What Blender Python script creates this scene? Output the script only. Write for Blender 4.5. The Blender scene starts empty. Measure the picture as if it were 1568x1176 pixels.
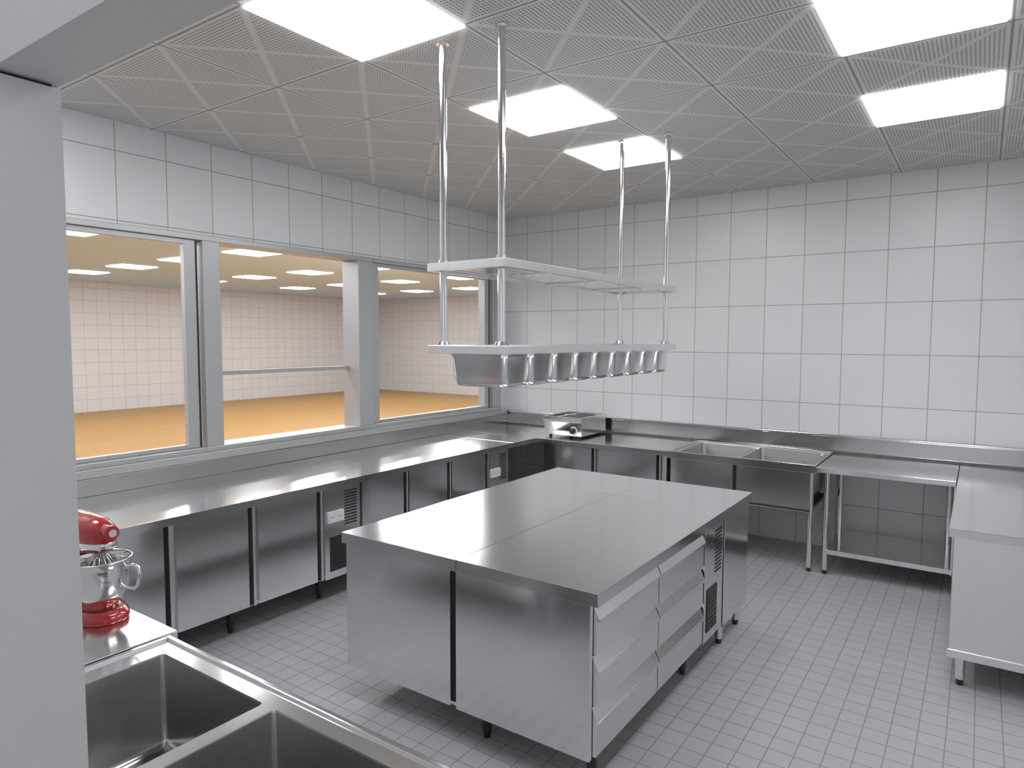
import bpy, math, random
from mathutils import Vector, Matrix
random.seed(3)
sc=bpy.context.scene
try: sc.view_settings.view_transform='Standard'
except Exception: pass

# ---------------------------------------------------------------- materials
def newmat(name):
    m=bpy.data.materials.new(name); m.use_nodes=True
    nt=m.node_tree; b=nt.nodes['Principled BSDF']
    return m,nt,b
def plain(name,col,rough=.5,metal=0.,spec=.5,coat=0.):
    m,nt,b=newmat(name)
    b.inputs['Base Color'].default_value=(*col,1); b.inputs['Roughness'].default_value=rough
    b.inputs['Metallic'].default_value=metal
    b.inputs['Specular IOR Level'].default_value=spec
    b.inputs['Coat Weight'].default_value=coat
    return m
class N:
    def __init__(s,nt): s.nt=nt
    def v(s,x,sock):
        if isinstance(x,(int,float)): sock.default_value=x
        else: s.nt.links.new(x,sock)
    def m(s,op,a,b=0.,c=0.):
        n=s.nt.nodes.new('ShaderNodeMath'); n.operation=op
        s.v(a,n.inputs[0]); s.v(b,n.inputs[1]); s.v(c,n.inputs[2]); return n.outputs[0]
    def mix(s,f,a,b):
        n=s.nt.nodes.new('ShaderNodeMix'); n.data_type='RGBA'
        s.v(f,n.inputs[0])
        for x,i in((a,6),(b,7)):
            if isinstance(x,tuple): n.inputs[i].default_value=(*x,1)
            else: s.nt.links.new(x,n.inputs[i])
        return n.outputs[2]
    def pos(s):
        g=s.nt.nodes.new('ShaderNodeNewGeometry'); p=s.nt.nodes.new('ShaderNodeSeparateXYZ')
        s.nt.links.new(g.outputs['Position'],p.inputs[0]); return p.outputs
    def noise(s,scale,vec=None,detail=3):
        n=s.nt.nodes.new('ShaderNodeTexNoise'); n.inputs['Scale'].default_value=scale; n.inputs['Detail'].default_value=detail
        if vec is None:
            g=s.nt.nodes.new('ShaderNodeNewGeometry'); vec=g.outputs['Position']
        s.nt.links.new(vec,n.inputs['Vector']); return n.outputs[0]
    def line(s,c,period,off,w):
        t=s.m('MODULO',s.m('ADD',c,100*period-off),period)
        d=s.m('MINIMUM',t,s.m('SUBTRACT',period,t))
        return s.m('LESS_THAN',d,w/2)
    def cell(s,c,period,off):
        return s.m('FLOOR',s.m('DIVIDE',s.m('ADD',c,100*period-off),period))
def tilemat(name,axis,pw,offw,ph,offh,gw,col,grout,rough=.35,var=.02):
    m,nt,b=newmat(name); n=N(nt); p=n.pos()
    a={'x':p[0],'y':p[1]}[axis[0]]; c={'y':p[1],'z':p[2]}[axis[1]]
    l=n.m('MAXIMUM',n.line(a,pw,offw,gw),n.line(c,ph,offh,gw))
    w=nt.nodes.new('ShaderNodeTexWhiteNoise'); w.noise_dimensions='2D'
    cb=nt.nodes.new('ShaderNodeCombineXYZ'); n.v(n.cell(a,pw,offw),cb.inputs[0]); n.v(n.cell(c,ph,offh),cb.inputs[1])
    nt.links.new(cb.outputs[0],w.inputs['Vector'])
    c2=n.mix(w.outputs['Value'],tuple(x*(1-var) for x in col),tuple(min(1,x*(1+var)) for x in col))
    nt.links.new(n.mix(l,c2,grout),b.inputs['Base Color'])
    n.v(n.m('MULTIPLY_ADD',l,.4,rough),b.inputs['Roughness'])
    bp=nt.nodes.new('ShaderNodeBump'); bp.inputs['Strength'].default_value=.3; bp.inputs['Distance'].default_value=.002
    n.v(n.m('SUBTRACT',1.,l),bp.inputs['Height']); nt.links.new(bp.outputs[0],b.inputs['Normal'])
    return m
WALLC=(.65,.66,.675); GR=(.33,.31,.285)
M_back=tilemat('tile_back',('x','z'),.3,-.037,.4007,-.034,.0055,WALLC,GR)
M_left=tilemat('tile_left',('y','z'),.3,-.04,.4007,-.034,.0055,(.67,.68,.695),GR)
M_hallA=tilemat('tile_hall_a',('y','z'),.28,0,.28,0,.010,(.52,.505,.50),(.37,.34,.335),.4,.01)
M_hallB=tilemat('tile_hall_b',('x','z'),.28,0,.28,0,.010,(.52,.505,.50),(.37,.34,.335),.4,.01)
M_floor=tilemat('mosaic_floor',('x','y'),.1,.02,.1,.0,.005,(.385,.39,.405),(.24,.24,.25),.34,.03)
def ceilmat():
    m,nt,b=newmat('perforated_ceiling'); n=N(nt); p=n.pos()
    P=.6
    u=n.m('MODULO',n.m('ADD',p[0],60-.03),P); v=n.m('MODULO',n.m('ADD',p[1],60+.13),P)
    du=n.m('MINIMUM',u,n.m('SUBTRACT',P,u)); dv=n.m('MINIMUM',v,n.m('SUBTRACT',P,v))
    edge=n.m('MINIMUM',du,dv)
    joint=n.m('LESS_THAN',edge,.005)
    d1=n.m('ABSOLUTE',n.m('SUBTRACT',u,v)); d2=n.m('ABSOLUTE',n.m('SUBTRACT',n.m('ADD',u,v),P))
    dd=n.m('MINIMUM',d1,d2)
    area=n.m('MULTIPLY',n.m('GREATER_THAN',edge,.022),n.m('GREATER_THAN',dd,.018))
    q=.6/36
    hu=n.m('SUBTRACT',n.m('MODULO',u,q),q/2); hv=n.m('SUBTRACT',n.m('MODULO',v,q),q/2)
    r2=n.m('ADD',n.m('MULTIPLY',hu,hu),n.m('MULTIPLY',hv,hv))
    hole=n.m('MULTIPLY',n.m('LESS_THAN',r2,.0050**2),area)
    c=n.mix(hole,(.61,.605,.60),(.23,.228,.225)); c=n.mix(joint,c,(.27,.27,.27))
    nt.links.new(c,b.inputs['Base Color']); b.inputs['Roughness'].default_value=.6
    b.inputs['Specular IOR Level'].default_value=.2
    return m
M_ceil=ceilmat()
def steelmat(name,col=.62,rough=.24,stretch=(1,1,40),amp=.10):
    m,nt,b=newmat(name); n=N(nt)
    b.inputs['Metallic'].default_value=1
    g=nt.nodes.new('ShaderNodeNewGeometry'); mp=nt.nodes.new('ShaderNodeMapping'); mp.inputs['Scale'].default_value=stretch
    nt.links.new(g.outputs['Position'],mp.inputs['Vector'])
    f=n.noise(6,mp.outputs[0],4)
    n.v(n.m('MULTIPLY_ADD',f,amp,rough-amp/2),b.inputs['Roughness'])
    nt.links.new(n.mix(f,(col*.97,col*.975,col*.985),(col*1.03,col*1.03,col*1.035)),b.inputs['Base Color'])
    return m
M_st=steelmat('brushed_steel',.82,.15,(2,2,60),.05)
M_sink=steelmat('sink_steel',.50,.20,(2,2,20),.05)  # darkened steel: shade of the deep basins put into the colour; backsplashes share it
M_top=steelmat('steel_top',.78,.16,(8,40,1),.02)
M_pol=steelmat('polished_steel',.80,.11,(1,1,1),.03)
M_pan=steelmat('pan_steel',.86,.24,(1,1,1),.03)
M_bright=steelmat('satin_steel_light',.82,.32,(2,2,50),.08)
M_dark=plain('dark_gap',(.015,.015,.017),.6)
M_grille=plain('dark_grille',(.03,.03,.035),.4)
M_white=plain('painted_wall',(.50,.505,.515),.55)
M_frame=plain('aluminium_frame',(.46,.465,.475),.35,.4)
M_plast=plain('white_plastic',(.75,.76,.77),.4)
M_black=plain('black_plastic',(.02,.02,.02),.35)
M_red=plain('red_enamel',(.42,.006,.008),.16,0,.6,.8)
M_niche=plain('shadow_metal',(.1,.1,.1),.5,.6)
def woodmat():
    m,nt,b=newmat('hall_wood_floor'); n=N(nt)
    g=nt.nodes.new('ShaderNodeNewGeometry'); mp=nt.nodes.new('ShaderNodeMapping'); mp.inputs['Scale'].default_value=(1.2,9,1)
    nt.links.new(g.outputs['Position'],mp.inputs['Vector'])
    f=n.noise(1.6,mp.outputs[0],6)
    nt.links.new(n.mix(f,(.28,.145,.032),(.37,.21,.058)),b.inputs['Base Color']); b.inputs['Roughness'].default_value=.5
    return m
M_wood=woodmat()
def glassmat():
    m=bpy.data.materials.new('window_glass'); m.use_nodes=True; nt=m.node_tree
    for x in list(nt.nodes): nt.nodes.remove(x)
    o=nt.nodes.new('ShaderNodeOutputMaterial'); t=nt.nodes.new('ShaderNodeBsdfTransparent'); g=nt.nodes.new('ShaderNodeBsdfGlossy')
    t.inputs[0].default_value=(.98,.985,.985,1); g.inputs['Roughness'].default_value=.02
    mx=nt.nodes.new('ShaderNodeMixShader'); mx.inputs[0].default_value=.03
    nt.links.new(t.outputs[0],mx.inputs[1]); nt.links.new(g.outputs[0],mx.inputs[2]); nt.links.new(mx.outputs[0],o.inputs[0])
    return m
M_glass=glassmat()
def emis(name,col,s):
    m,nt,b=newmat(name)
    b.inputs['Base Color'].default_value=(.8,.8,.8,1)
    b.inputs['Emission Color'].default_value=(*col,1); b.inputs['Emission Strength'].default_value=s
    return m
M_light=emis('led_panel',(.98,.99,1.),12.8)
M_hlight=emis('hall_led_panel',(.96,.97,1.),26.)

# ---------------------------------------------------------------- builder
class B:
    def __init__(s): s.v=[];s.f=[];s.m=[];s.s=[];s.mats=[]
    def mi(s,m):
        if m not in s.mats: s.mats.append(m)
        return s.mats.index(m)
    def add(s,vs,fs,m,smooth=False):
        o=len(s.v); s.v+=[tuple(x) for x in vs]; k=s.mi(m)
        for f in fs: s.f.append([i+o for i in f]); s.m.append(k); s.s.append(smooth)
    def box(s,x0,x1,y0,y1,z0,z1,m):
        v=[(x,y,z) for z in(z0,z1) for y in(y0,y1) for x in(x0,x1)]
        s.add(v,[(0,2,3,1),(4,5,7,6),(0,1,5,4),(2,6,7,3),(0,4,6,2),(1,3,7,5)],m)
    def prism(s,poly,axis,a,b,m):
        def P(p,t):
            q=list(p); q.insert(axis,t); return tuple(q)
        n=len(poly); v=[P(p,a) for p in poly]+[P(p,b) for p in poly]
        f=[tuple(range(n)),tuple(range(2*n-1,n-1,-1))]+[(i,(i+1)%n,n+(i+1)%n,n+i) for i in range(n)]
        s.add(v,f,m)
    def loops(s,ls,m,cap0=True,cap1=True,smooth=True,closed=True):
        n=len(ls[0]); v=[p for l in ls for p in l]; f=[]
        for k in range(len(ls)-1):
            for i in range(n if closed else n-1):
                j=(i+1)%n; f.append((k*n+i,k*n+j,(k+1)*n+j,(k+1)*n+i))
        s.add(v,f,m,smooth)
        if cap0: s.add(ls[0],[tuple(range(n))],m,False)
        if cap1: s.add(ls[-1],[tuple(range(n))],m,False)
    def cyl(s,c,d,r,h,m,n=20,r2=None,smooth=True):
        r2=r if r2 is None else r2
        def L(t,rr):
            out=[]
            for i in range(n):
                a=2*math.pi*i/n; p=[rr*math.cos(a),rr*math.sin(a)]; p.insert(d,t)
                out.append(tuple(c[k]+p[k] for k in range(3)))
            return out
        s.loops([L(0,r),L(h,r2)],m,smooth=smooth)
    def lathe(s,c,prof,m,n=40,d=2):
        ls=[]
        for r,t in prof:
            l=[]
            for i in range(n):
                a=2*math.pi*i/n; p=[r*math.cos(a),r*math.sin(a)]; p.insert(d,t); l.append(tuple(c[k]+p[k] for k in range(3)))
            ls.append(l)
        s.loops(ls,m,False,False)
    def tube(s,pts,r,m,n=10,closed=False):
        P=[Vector(p) for p in pts]; ls=[]
        K=len(P); prev=None
        for i,p in enumerate(P):
            if closed: t=P[(i+1)%K]-P[i-1]
            else: t=P[min(i+1,K-1)]-P[max(i-1,0)]
            t.normalize()
            ref=prev if prev is not None else (Vector((0,0,1)) if abs(t.z)<.9 else Vector((1,0,0)))
            a=(ref-t*ref.dot(t)).normalized(); b=t.cross(a); prev=a
            ls.append([tuple(p+r*(math.cos(2*math.pi*k/n)*a+math.sin(2*math.pi*k/n)*b)) for k in range(n)])
        if closed: ls.append(ls[0])
        s.loops(ls,m,not closed,not closed)
    def finish(s,name,bevel=0.,seg=2,normals=True):
        me=bpy.data.meshes.new(name)
        xs=[p[0] for p in s.v];ys=[p[1] for p in s.v];zs=[p[2] for p in s.v]
        o=Vector(((min(xs)+max(xs))/2,(min(ys)+max(ys))/2,min(zs)))
        me.from_pydata([tuple(Vector(p)-o) for p in s.v],[],s.f)
        for m in s.mats: me.materials.append(m)
        for p,k,sm in zip(me.polygons,s.m,s.s): p.material_index=k; p.use_smooth=sm
        if normals:
            import bmesh
            bm=bmesh.new(); bm.from_mesh(me); bmesh.ops.recalc_face_normals(bm,faces=bm.faces); bm.to_mesh(me); bm.free()
        ob=bpy.data.objects.new(name,me); ob.location=o; sc.collection.objects.link(ob)
        if bevel:
            md=ob.modifiers.new('bevel','BEVEL'); md.width=bevel; md.segments=seg; md.limit_method='ANGLE'; md.angle_limit=math.radians(50)
            md.harden_normals=False
        return ob
def rrect(x0,x1,y0,y1,z,r,n=6):
    out=[]
    for cx,cy,a0 in((x1-r,y1-r,0),(x0+r,y1-r,90),(x0+r,y0+r,180),(x1-r,y0+r,270)):
        for k in range(n+1):
            a=math.radians(a0+90*k/n); out.append((cx+r*math.cos(a),cy+r*math.sin(a),z))
    return out
def rim_outer(cell,basin,z,r,n=6):
    X0,X1,Y0,Y1=cell; loop=rrect(*basin,z,r,n); out=[]
    corners=[(X1,Y1),(X0,Y1),(X0,Y0),(X1,Y0)]
    for c in range(4):
        C=corners[c]
        a=loop[c*(n+1)]; b=loop[c*(n+1)+n]
        if c%2==0: A=(C[0],a[1]); Bp=(b[0],C[1])
        else: A=(a[0],C[1]); Bp=(C[0],b[1])
        for k in range(n+1):
            t=k/n
            if t<=.5: q=(A[0]+(C[0]-A[0])*2*t,A[1]+(C[1]-A[1])*2*t)
            else: q=(C[0]+(Bp[0]-C[0])*(2*t-1),C[1]+(Bp[1]-C[1])*(2*t-1))
            out.append((*q,z))
    return out
def basin(b,cell,bs,z,depth,m,r=.018,mr=None):
    n=6
    top=rrect(*bs,z,r,n); b.loops([rim_outer(cell,bs,z,r,n),top],mr or m,False,False,False)
    x0,x1,y0,y1=bs
    l=[top,rrect(x0+.002,x1-.002,y0+.002,y1-.002,z-.006,r,n),rrect(x0+.006,x1-.006,y0+.006,y1-.006,z-depth+.02,r,n),
       rrect(x0+.012,x1-.012,y0+.012,y1-.012,z-depth+.005,r*.8,n),rrect(x0+.025,x1-.025,y0+.025,y1-.025,z-depth,r*.6,n)]
    b.loops(l,m,False,False,True)
    cx,cy=(x0+x1)/2,(y0+y1)/2
    d=[(cx+.045*math.cos(math.atan2(p[1]-cy,p[0]-cx)),cy+.045*math.sin(math.atan2(p[1]-cy,p[0]-cx)),z-depth-.02) for p in l[-1]]
    b.loops([l[-1],d],m,False,False,False)
    d2=[(cx+(p[0]-cx)*.7,cy+(p[1]-cy)*.7,z-depth-.03) for p in d]
    b.loops([d,d2],M_dark,False,True,False)

H=2.94; hc=.784
def simple(name,*args,**k):
    b=B(); b.box(*args); return b.finish(name,**k)
# ---------------------------------------------------------------- room shell
simple('floor',-.16,5.05,-7.6,.12,-.06,0,M_floor)
simple('ceiling',0,4.95,-5.42,0,H,H+.08,M_ceil)
simple('wall_back',-.16,5.05,0,.12,0,H+.08,M_back)
simple('wall_right',4.95,5.05,-5.42,0,0,H+.08,M_left)
WB,WT=.885,2.35
b=B()
for y0,y1,z0,z1 in((-5.42,0,0,WB),(-5.42,0,WT,H+.08),(-5.42,-4.75,WB,WT),(-.12,0,WB,WT)):
    b.box(-.16,0,y0,y1,z0,z1,M_left)
b.finish('wall_left')
b=B()
b.box(-.16,2.966,-5.58,-5.42,0,2.079,M_white)
b.box(-.16,2.958,-5.57,-5.43,2.079,2.085,M_dark)
b.finish('wall_front_column')
b=B(); b.box(-.16,5.05,-5.51,-5.42,2.085,H+.08,M_white)
b.finish('trim_lintel')
simple('wall_front_side',4.75,5.05,-5.58,-5.42,0,2.085,M_white)
# ---------------------------------------------------------------- hall beyond the windows
HX,HY0,HY1=-12.4,-12.,9.9
simple('floor_hall',HX-.1,-.16,HY0,HY1,-.06,0,M_wood)
simple('wall_hall_far',HX-.1,HX,HY0,HY1,0,H,M_hallA)
simple('wall_hall_side',HX,-.16,HY1,HY1+.1,0,H,M_hallB)
simple('wall_hall_end',HX,-.16,HY0-.1,HY0,0,H,M_hallB)
b=B(); b.box(-.16,-.06,.12,HY1,0,H,M_hallA); b.box(-.16,-.06,HY0,-5.58,0,H,M_hallA); b.finish('wall_hall_near')
simple('ceiling_hall',HX-.1,-.16,HY0-.1,HY1+.1,H,H+.08,plain('hall_ceiling',(.54,.68,.92),.7))
b=B()
for i in range(6):
    for j in range(8):
        x=-1.15-i*1.77; y=7.52-j*2.45
        b.box(x-.3,x+.3,y-.3,y+.3,H-.012,H-.001,M_hlight)
b.finish('ceiling_light_hall')
lp=bpy.data.lights.new('added_highlight_light','POINT'); lp.energy=260; lp.shadow_soft_size=.12; lp.color=(1,.98,.95)  # extra light added under a hall panel to put a highlight on the island
lo=bpy.data.objects.new('added_highlight_light',lp); lo.location=(-2.92,2.55,2.78); sc.collection.objects.link(lo)
# ---------------------------------------------------------------- ceiling lights
for (x0,x1,y0,y1) in((1.83,2.42,-4.32,-3.72),(1.83,2.42,-2.94,-2.35),(1.83,2.42,-1.92,-1.33),(3.62,4.21,-3.15,-2.56),(3.62,4.21,-1.94,-1.35),(3.62,4.21,-4.35,-3.76),(.45,1.04,-5.2,-4.6)):
    b=B(); b.box(x0,x1,y0,y1,H-.008,H,M_light); b.finish('ceiling_light_panel')
# ---------------------------------------------------------------- windows
SZ=.968
b=B()
b.box(-.17,.045,-4.75,-.12,WB,WB+.05,M_frame); b.box(-.17,.025,-4.75,-.12,WB+.05,SZ,M_frame)
b.box(-.17,.012,-4.75,-.12,WT-.035,WT,M_frame)
b.box(-.17,.02,-3.43,-3.31,SZ,WT-.035,M_frame)
b.box(-.17,.02,-2.10,-1.94,SZ,WT-.035,M_frame)
b.box(-.17,.02,-.27,-.12,SZ,WT-.035,M_frame)
b.finish('trim_window_posts',.003)
def sash(name,y0,y1,x,w=.09,glass=True):
    b=B(); z0,z1=SZ+.002,WT-.037
    b.box(x-.02,x+.02,y0,y0+w,z0,z1,M_frame); b.box(x-.02,x+.02,y1-w,y1,z0,z1,M_frame)
    b.box(x-.02,x+.02,y0+w,y1-w,z0,z0+.025,M_frame); b.box(x-.02,x+.02,y0+w,y1-w,z1-.03,z1,M_frame)
    b.box(x+.021,x+.023,y1-.014,y1-.002,z0,z1,M_dark)
    # single-sheet pane
    b.add([(x,y0+w,z0+.025),(x,y1-w,z0+.025),(x,y1-w,z1-.03),(x,y0+w,z1-.03)],[(0,1,2,3)],M_glass)
    b.finish(name,.002)
sash('window_1',-4.74,-3.45,-.03)
sash('window_3',-1.93,-.29,-.03,.08)
b=B(); b.box(-.15,-.11,-3.305,-2.105,1.43,1.46,M_frame); b.box(-.03,-.01,-3.309,-3.295,SZ+.002,WT-.037,M_frame)
b.box(-.15,-.11,-3.309,-3.29,SZ+.002,WT-.037,M_frame)
b.finish('window_2')

# ---------------------------------------------------------------- refrigerated counters on the left
def louvers(b,axis,pos,a0,a1,z0,z1,n,side=1):
    for i in range(n):
        z=z0+(z1-z0)*(i+.5)/n; h=(z1-z0)/n*.45
        if axis=='x': b.box(pos,pos+.002*side,a0,a1,z-h/2,z+h/2,M_dark)
def ventpanel(b,x,y0,y1,z0,z1,socket=True):
    b.box(x-.03,x,y0,y1,z0,z1,M_st)
    louvers(b,'x',x,y0+(y1-y0)*.55,y1-.03,z0+(z1-z0)*.55,z1-.03,12)
    zz=z0+(z1-z0)*.08; zt=z0+(z1-z0)*.46
    b.box(x,x+.004,y0+.04,y1-.1,zz,zt,M_grille)
    for i in range(9):
        z=zz+(zt-zz)*(i+.5)/9; b.box(x+.004,x+.007,y0+.045,y1-.105,z-.004,z+.004,M_black)
    if socket:
        zc=z0+(z1-z0)*.68
        b.box(x,x+.012,y0+.02,y0+.15,zc-.035,zc+.035,M_plast)
        for k in range(2):
            yc=y0+.053+.064*k
            b.box(x+.012,x+.013,yc-.022,yc+.022,zc-.022,zc+.022,M_plast)
            b.cyl((x+.0125,yc-.007,zc),0,.003,.002,M_black,8); b.cyl((x+.0125,yc+.007,zc),0,.003,.002,M_black,8)
def leg(b,x,y,z1,m=M_st,r=.02):
    b.cyl((x,y,.03),2,r,z1-.03,m,16); b.cyl((x,y,0),2,r*.7,.03,M_black,16,r2=r*.85)
def fridge(name,y0,y1,doors,vent):
    b=B(); X=.82; zb=.15; zt=hc-.04
    b.box(.055,.79,y0+.003,y1-.003,zb,zt,M_st)
    b.box(.002,.87,y0,y1,zt,hc,M_top)
    for d0,d1 in doors:
        b.box(.79,X,d0+.004,d1-.05,zb+.01,zt-.012,M_st)
        b.box(.79,X-.018,d1-.05,d1-.026,zb+.01,zt-.012,M_dark)
        b.box(.79,X+.006,d1-.026,d1-.010,zb+.01,zt-.012,M_bright)
    ventpanel(b,X,vent[0],vent[1],zb,zt-.008)
    for yy in(y0+.1,(y0+y1)/2,y1-.26):
        for xx in(.14,.70): leg(b,xx,yy,zb,M_black)
    b.finish(name,.0025)
fridge('refrigerated_counter',-4.62,-2.838,[(-4.60,-4.11),(-4.10,-3.63),(-3.62,-3.15)],(-3.14,-2.845))
fridge('refrigerated_counter',-2.835,-1.125,[(-2.83,-2.38),(-2.375,-1.90),(-1.895,-1.41)],(-1.405,-1.13))
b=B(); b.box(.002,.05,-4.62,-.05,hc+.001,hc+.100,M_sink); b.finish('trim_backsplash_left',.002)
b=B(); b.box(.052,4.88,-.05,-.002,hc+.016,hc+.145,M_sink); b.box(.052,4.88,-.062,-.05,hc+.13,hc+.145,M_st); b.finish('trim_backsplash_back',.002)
# ---------------------------------------------------------------- back corner cupboard counter
b=B(); YF=-.76; zt=hc-.04
b.box(.002,.87,-1.122,YF,zt,hc,M_top); b.box(.002,2.13,YF,-.002,zt,hc,M_top)
b.box(.92,2.11,-.69,-.06,.15,zt,M_st)
for a0,a1 in((.93,1.46),(1.48,2.06)):
    b.box(a0,a1-.04,-.72,-.69,.16,zt-.01,M_st); b.box(a1-.04,a1-.012,-.70,-.69,.16,zt-.01,M_dark); b.box(a1-.012,a1,-.726,-.69,.16,zt-.01,M_bright)
b.box(2.07,2.11,-.72,-.69,.16,zt-.01,M_bright)
for xx in(1.,2.03):
    for yy in(-.62,-.14): leg(b,xx,yy,.15,M_black)
b.finish('corner_cupboard_counter',.0025)
# ---------------------------------------------------------------- double sink at back wall
b=B(); X0,X1=2.133,3.245; y0,y1=-.78,-.002
xm=2.67
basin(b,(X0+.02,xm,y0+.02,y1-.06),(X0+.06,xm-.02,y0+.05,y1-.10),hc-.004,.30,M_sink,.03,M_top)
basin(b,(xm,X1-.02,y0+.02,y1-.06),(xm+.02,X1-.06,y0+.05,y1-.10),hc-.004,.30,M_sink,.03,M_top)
b.box(X0,X1,y0,y0+.02,hc-.05,hc+.008,M_top); b.box(X0,X0+.02,y0+.02,y1-.06,hc-.05,hc+.008,M_top); b.box(X1-.02,X1,y0+.02,y1-.06,hc-.05,hc+.008,M_top)
b.box(X0,X1,y1-.06,y1,hc-.05,hc+.010,M_top)
b.box(X0+.02,xm-.02,y0+.03,y0+.04,.46,hc-.05,M_st); b.box(xm+.01,X1-.04,y0+.03,y0+.04,.46,hc-.05,M_st); b.box(xm-.02,xm+.01,y0+.035,y0+.04,.46,hc-.05,M_dark)
b.box(X0+.02,X1-.04,y0+.04,y1-.1,.44,.46,M_niche)
for xx in(X0+.04,X1-.04):
    for yy in(y0+.07,-.1): leg(b,xx,yy,hc-.05,M_st,.019)
b.tube([(X0+.04,y0+.07,.44),(X1-.04,y0+.07,.44)],.012,M_st)
b.finish('double_sink',.002)
# ---------------------------------------------------------------- open work table with lower shelf
b=B(); X0,X1=3.25,4.08; y0=-.80
b.box(X0,X1,y0,-.002,hc-.035,hc,M_top)
b.box(X0+.06,X1-.002,y0+.08,-.08,.15,.185,M_st)
for yy in(y0+.1,-.12): leg(b,X0+.06,yy,hc-.035,M_st,.02)
leg(b,X1-.05,-.12,hc-.035,M_st,.02)
b.box(X1-.012,X1-.002,y0+.05,y0+.09,.15,hc-.035,M_st)
b.finish('work_table',.002)
b=B(); X0,X1=4.085,4.94; y0,y1=-2.10,-.002
b.box(X0,X1,y0,y1,hc-.04,hc,M_top); b.box(X0+.02,X1-.01,y0+.02,y1-.06,.15,hc-.04,M_bright)
b.box(X0+.012,X1-.01,y0+.014,y0+.02,.15,.19,M_bright); b.box(X1-.05,X1,y0,y1,hc,hc+.12,M_st)
for yy in(y0+.08,-1.,-.2):
    leg(b,X0+.07,yy,.15,M_st); leg(b,X1-.1,yy,.15,M_st)
b.finish('cabinet_counter',.0025)
# ---------------------------------------------------------------- countertop griddle
b=B(); x0,x1,y0,y1=.86,1.25,-.59,-.12; z=hc+.02; hb=.14
b.prism([(y0,z),(y0-.012,z+hb-.02),(y0-.012,z+hb),(y1,z+hb),(y1,z)],0,x0,x1,M_pol)
zt2=z+hb+.03
for a in((x0-.01,x1+.01,y0-.022,y0-.002),(x0-.01,x1+.01,y1-.01,y1+.01),(x0-.01,x0+.01,y0-.002,y1-.01),(x1-.01,x1+.01,y0-.002,y1-.01)):
    b.box(*a,z+hb-.008,zt2,M_pol)
b.box(x0+.05,x1-.05,y0+.05,y1-.05,z+hb,z+hb+.005,M_niche)
b.cyl((x1-.08,y0-.04,z+.05),1,.026,.035,M_black,24); b.box(x1-.082,x1-.078,y0-.042,y0-.04,z+.05,z+.074,M_plast)
b.cyl((x1-.08,y0-.010,z+.05),1,.038,.008,M_plast,24)
for xx in(x0+.04,x1-.04):
    for yy in(y0+.04,y1-.04): b.cyl((xx,yy,hc+.001),2,.014,.021,M_black,12)
b.finish('countertop_griddle',.004)
# ---------------------------------------------------------------- kitchen island
b=B(); x0,x1,y0,y1=1.76,3.10,-3.82,-1.86; zt=hc-.05; g=.0015
b.box(x0,2.45-g,y0,-2.32-g,zt,hc,M_top); b.box(2.45+g,x1,y0,-2.32-g,zt,hc,M_top); b.box(x0,x1,-2.32+g,y1,zt,hc,M_top)
b.box(x0+.03,x1-.06,y0+.03,y1-.03,.16,zt,M_dark)
b.box(x0+.03,x1-.06,y0+.03,y1-.03,zt,hc-.004,M_dark)
b.box(x0+.02,2.41,y0+.01,y0+.03,.15,zt,M_st); b.box(2.44,x1-.035,y0+.01,y0+.03,.145,zt,M_st)
b.box(x0+.02,x0+.03,y0+.03,y1-.02,.15,zt,M_st); b.box(x0+.02,x1-.03,y1-.03,y1-.02,.15,zt,M_st)
b.box(x0+.03,x1-.07,y0+.03,y1-.03,.145,.16,M_st)
XF=3.075
for c0,c1 in((-3.785,-3.215),(-3.205,-2.64)):
    for k in range(3):
        z0=.155+.193*k; z1=z0+.186
        b.prism([(3.04,z0),(XF+.004,z0),(XF+.004,z1-.06),(XF+.014,z1-.052),(XF-.012,z1),(3.04,z1)],1,c0,c1,M_bright)
        b.prism([(XF+.0035,z1-.062),(XF+.018,z1-.056),(XF+.018,z1-.050),(XF+.0035,z1-.052)],1,c0+.002,c1-.002,M_st)
ventpanel(b,XF+.005,-2.625,-2.335,.14,zt-.005,False)
b.box(3.03,XF+.01,-2.325,-1.88,.13,zt,M_st)
for xx,yy in((2.52,-3.70),(3.03,-3.72),(2.0,-3.35),(2.0,-2.7),(2.52,-2.62),(3.0,-2.7)): leg(b,xx,yy,.15,M_black)
for xx in(1.92,3.04):
    for yy in(-2.25,-1.94): leg(b,xx,yy,.15,M_st,.022)
b.finish('kitchen_island_refrigerator',.0025)
# ---------------------------------------------------------------- hanging rack
b=B(); RX=(2.245,2.555); RY=(-3.65,-1.90)
for x in RX:
    for y in RY:
        b.cyl((x,y,1.655),2,.0165,H-1.655,M_pol,24); b.cyl((x,y,H-.008),2,.028,.008,M_st,24)
        b.cyl((x,y,2.01),2,.022,.016,M_st,20); b.cyl((x,y,1.66),2,.03,.015,M_st,20,r2=.02)
ax0,ax1,ay0,ay1=2.195,2.605,-3.70,-1.85
def frame(z0,z1,w):
    b.box(ax0,ax1,ay0,ay0+w,z0,z1,M_bright); b.box(ax0,ax1,ay1-w,ay1,z0,z1,M_bright)
    b.box(ax0,ax0+w,ay0+w,ay1-w,z0,z1,M_bright); b.box(ax1-w,ax1,ay0+w,ay1-w,z0,z1,M_bright)
frame(1.975,2.01,.02)
nsl=6; ww=(ax1-ax0-.04)/nsl
for i in range(nsl):
    b.box(ax0+.02+i*ww+.006,ax0+.02+(i+1)*ww-.006,ay0+.02,ay1-.02,1.985,2.005,M_st)
for yy in(-3.3,-2.78,-2.25): b.box(ax0+.02,ax1-.02,yy,yy+.03,1.978,1.985,M_st)
frame(1.622,1.657,.03)
b.box(ax0+.03,2.29,ay0+.03,ay1-.03,1.63,1.65,M_st)
b.box(2.572,ax1-.03+.001,ay0+.03,ay1-.03,1.63,1.65,M_st)
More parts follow.
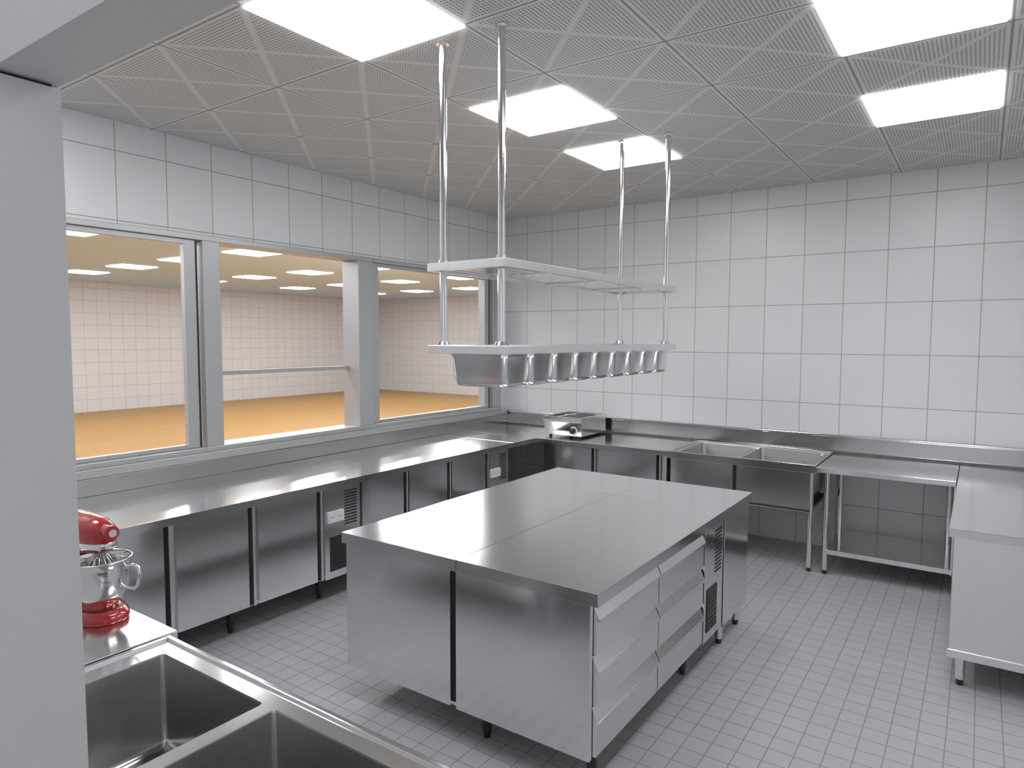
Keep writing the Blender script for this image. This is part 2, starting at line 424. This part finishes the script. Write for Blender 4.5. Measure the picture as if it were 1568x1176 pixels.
np_=9; py0=-3.667; pitch_=(1.785)/np_
for i in range(np_):
    a=py0+i*pitch_; c=a+pitch_-.014
    px0,px1=2.285,2.585
    L=[rrect(px0,px1,a,c,1.645,.025,5),rrect(px0,px1,a,c,1.612,.025,5),rrect(px0+.005,px1-.005,a+.005,c-.005,1.607,.025,5),rrect(px0+.014,px1-.010,a+.010,c-.010,1.503,.03,5),rrect(px0+.020,px1-.016,a+.016,c-.016,1.488,.027,5),rrect(px0+.036,px1-.032,a+.032,c-.032,1.482,.02,5)]
    b.loops(L,M_pan,False,True)
    L=[rrect(px0+.008,px1-.008,a+.008,c-.008,1.645,.025,5),rrect(px0+.022,px1-.02,a+.02,c-.018,1.49,.025,5)]
    b.loops(L,M_pan,False,True)
    b.box(px0,px1,c+.001,c+.013,1.63,1.648,M_st)
b.finish('hanging_shelf_rack',.0015)
# ---------------------------------------------------------------- foreground sink
b=B(); X0,X1,y0,y1=2.185,3.40,-5.41,-4.862; z=hc-.008
xm=2.765
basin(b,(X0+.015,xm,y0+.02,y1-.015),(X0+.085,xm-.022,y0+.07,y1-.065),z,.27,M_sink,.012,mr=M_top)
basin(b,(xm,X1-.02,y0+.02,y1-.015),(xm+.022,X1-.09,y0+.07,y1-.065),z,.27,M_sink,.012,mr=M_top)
for a in((X0,X1,y1-.015,y1),(X0,X1,y0,y0+.02),(X0,X0+.015,y0+.02,y1-.015),(X1-.02,X1,y0+.02,y1-.015)):
    b.box(*a,hc-.06,hc,M_pol)
b.box(X0+.02,X1-.02,y0+.05,y1-.03,.46,.47,M_st); b.box(X0+.02,X1-.02,y1-.035,y1-.03,.47,hc-.06,M_st)
b.box(X0+.02,X0+.025,y0+.05,y1-.03,.47,hc-.06,M_st); b.box(X1-.025,X1-.02,y0+.05,y1-.03,.47,hc-.06,M_st)
for xx in(X0+.05,X1-.05):
    for yy in(y0+.06,y1-.05): leg(b,xx,yy,.47,M_st)
b.finish('double_sink',.003)
b=B(); X0,X1,y0,y1=.95,2.172,-5.41,-4.83
b.box(X0,X1,y0,y1,hc-.035,hc,M_top); b.box(X0+.04,X1-.04,y0+.04,y1-.04,.2,.22,M_st)
for xx in(X0+.05,X1-.05):
    for yy in(y0+.05,y1-.05): leg(b,xx,yy,hc-.035,M_st)
b.finish('work_table',.003)
# ---------------------------------------------------------------- stand mixer
b=B(); cx,cy=1.88,-4.918; zb=hc+.001
def oval(x0,x1,yc,hw,z,n=40,p=2.6):
    out=[]; a=(x1-x0)/2; xc=(x0+x1)/2
    for i in range(n):
        t=2*math.pi*i/n; c,s_=math.cos(t),math.sin(t)
        out.append((xc+a*math.copysign(abs(c)**(2/p),c),yc+hw*math.copysign(abs(s_)**(2/p),s_),z))
    return out
b.loops([oval(1.60,1.965,cy,.083,zb),oval(1.597,1.968,cy,.086,zb+.008),oval(1.60,1.965,cy,.083,zb+.022),oval(1.63,1.94,cy,.065,zb+.032),oval(1.64,1.925,cy,.05,zb+.034)],M_red)
b.loops([oval(1.60,1.76,cy,.06,zb+.03),oval(1.615,1.735,cy,.048,zb+.09),oval(1.615,1.73,cy,.046,zb+.16),oval(1.60,1.76,cy,.05,zb+.225)],M_red)
xc=1.772
def hd(dz,a,w): return oval(xc-a,xc+a,cy,w,zb+dz,40,2.4)
b.loops([hd(.215,.12,.032),hd(.220,.148,.048),hd(.230,.160,.056)],M_red,True,False)
b.loops([hd(.230,.161,.057),hd(.233,.164,.060),hd(.250,.165,.061),hd(.253,.163,.059)],M_pol,False,False)
b.loops([hd(.253,.164,.060),hd(.275,.166,.062),hd(.292,.163,.059),hd(.308,.150,.050),hd(.320,.125,.036),hd(.327,.09,.02),hd(.329,.04,.008)],M_red,False,True)
b.cyl((1.922,cy,zb+.29),0,.020,.03,M_red,24); b.cyl((1.952,cy,zb+.29),0,.023,.012,M_red,24); b.cyl((1.964,cy,zb+.29),0,.012,.006,M_pol,20)
pr=[(.0,.045),(.035,.045),(.04,.036),(.048,.036),(.046,.05),(.060,.062),(.076,.09),(.085,.13),(.088,.17),(.089,.192),(.093,.195),(.090,.198),(.087,.192),(.084,.165),(.081,.13),(.072,.09),(.055,.065),(0,.058)]
b.lathe((cx,cy,zb),pr,M_pol,48)
hd_=Vector((.86,.5,0)); o=Vector((cx,cy,zb))
b.tube([o+hd_*.086+Vector((0,0,.168)),o+hd_*.112+Vector((0,0,.176)),o+hd_*.128+Vector((0,0,.168)),o+hd_*.132+Vector((0,0,.145)),o+hd_*.124+Vector((0,0,.112)),o+hd_*.112+Vector((0,0,.098)),o+hd_*.078+Vector((0,0,.102))],.006,M_pol)
b.cyl((cx,cy,zb+.192),2,.014,.03,M_pol,16)
for k in range(6):
    a=math.pi*k/6; d=Vector((math.cos(a),math.sin(a),0)); P=[]
    for t in range(29):
        th=2*math.pi*t/28
        P.append(o+d*(.048*math.sin(th)*(1-.3*math.cos(th)))+Vector((0,0,.145+.07*math.cos(th))))
    b.tube(P,.0016,M_pol,6)
b.finish('stand_mixer')

# ---------------------------------------------------------------- world + camera
w=bpy.data.worlds.new('world'); sc.world=w; w.use_nodes=True
w.node_tree.nodes['Background'].inputs[0].default_value=(.95,.97,1,1); w.node_tree.nodes['Background'].inputs[1].default_value=.8
cam=bpy.data.cameras.new('camera'); co=bpy.data.objects.new('camera',cam); sc.collection.objects.link(co); sc.camera=co
cam.sensor_fit='HORIZONTAL'; cam.sensor_width=36; cam.lens=1035.86/1568*36; cam.clip_start=.02
yaw,pitch,roll=.6068,.0671,.0026
f=Vector((-math.sin(yaw)*math.cos(pitch),math.cos(yaw)*math.cos(pitch),-math.sin(pitch)))
r=Vector((math.cos(yaw),math.sin(yaw),0)); u=r.cross(f)
r2=math.cos(roll)*r+math.sin(roll)*u; u2=-math.sin(roll)*r+math.cos(roll)*u
R=Matrix((r2,u2,-f)).transposed()
co.matrix_world=Matrix.Translation((4.1817,-5.9156,1.6871))@R.to_4x4()
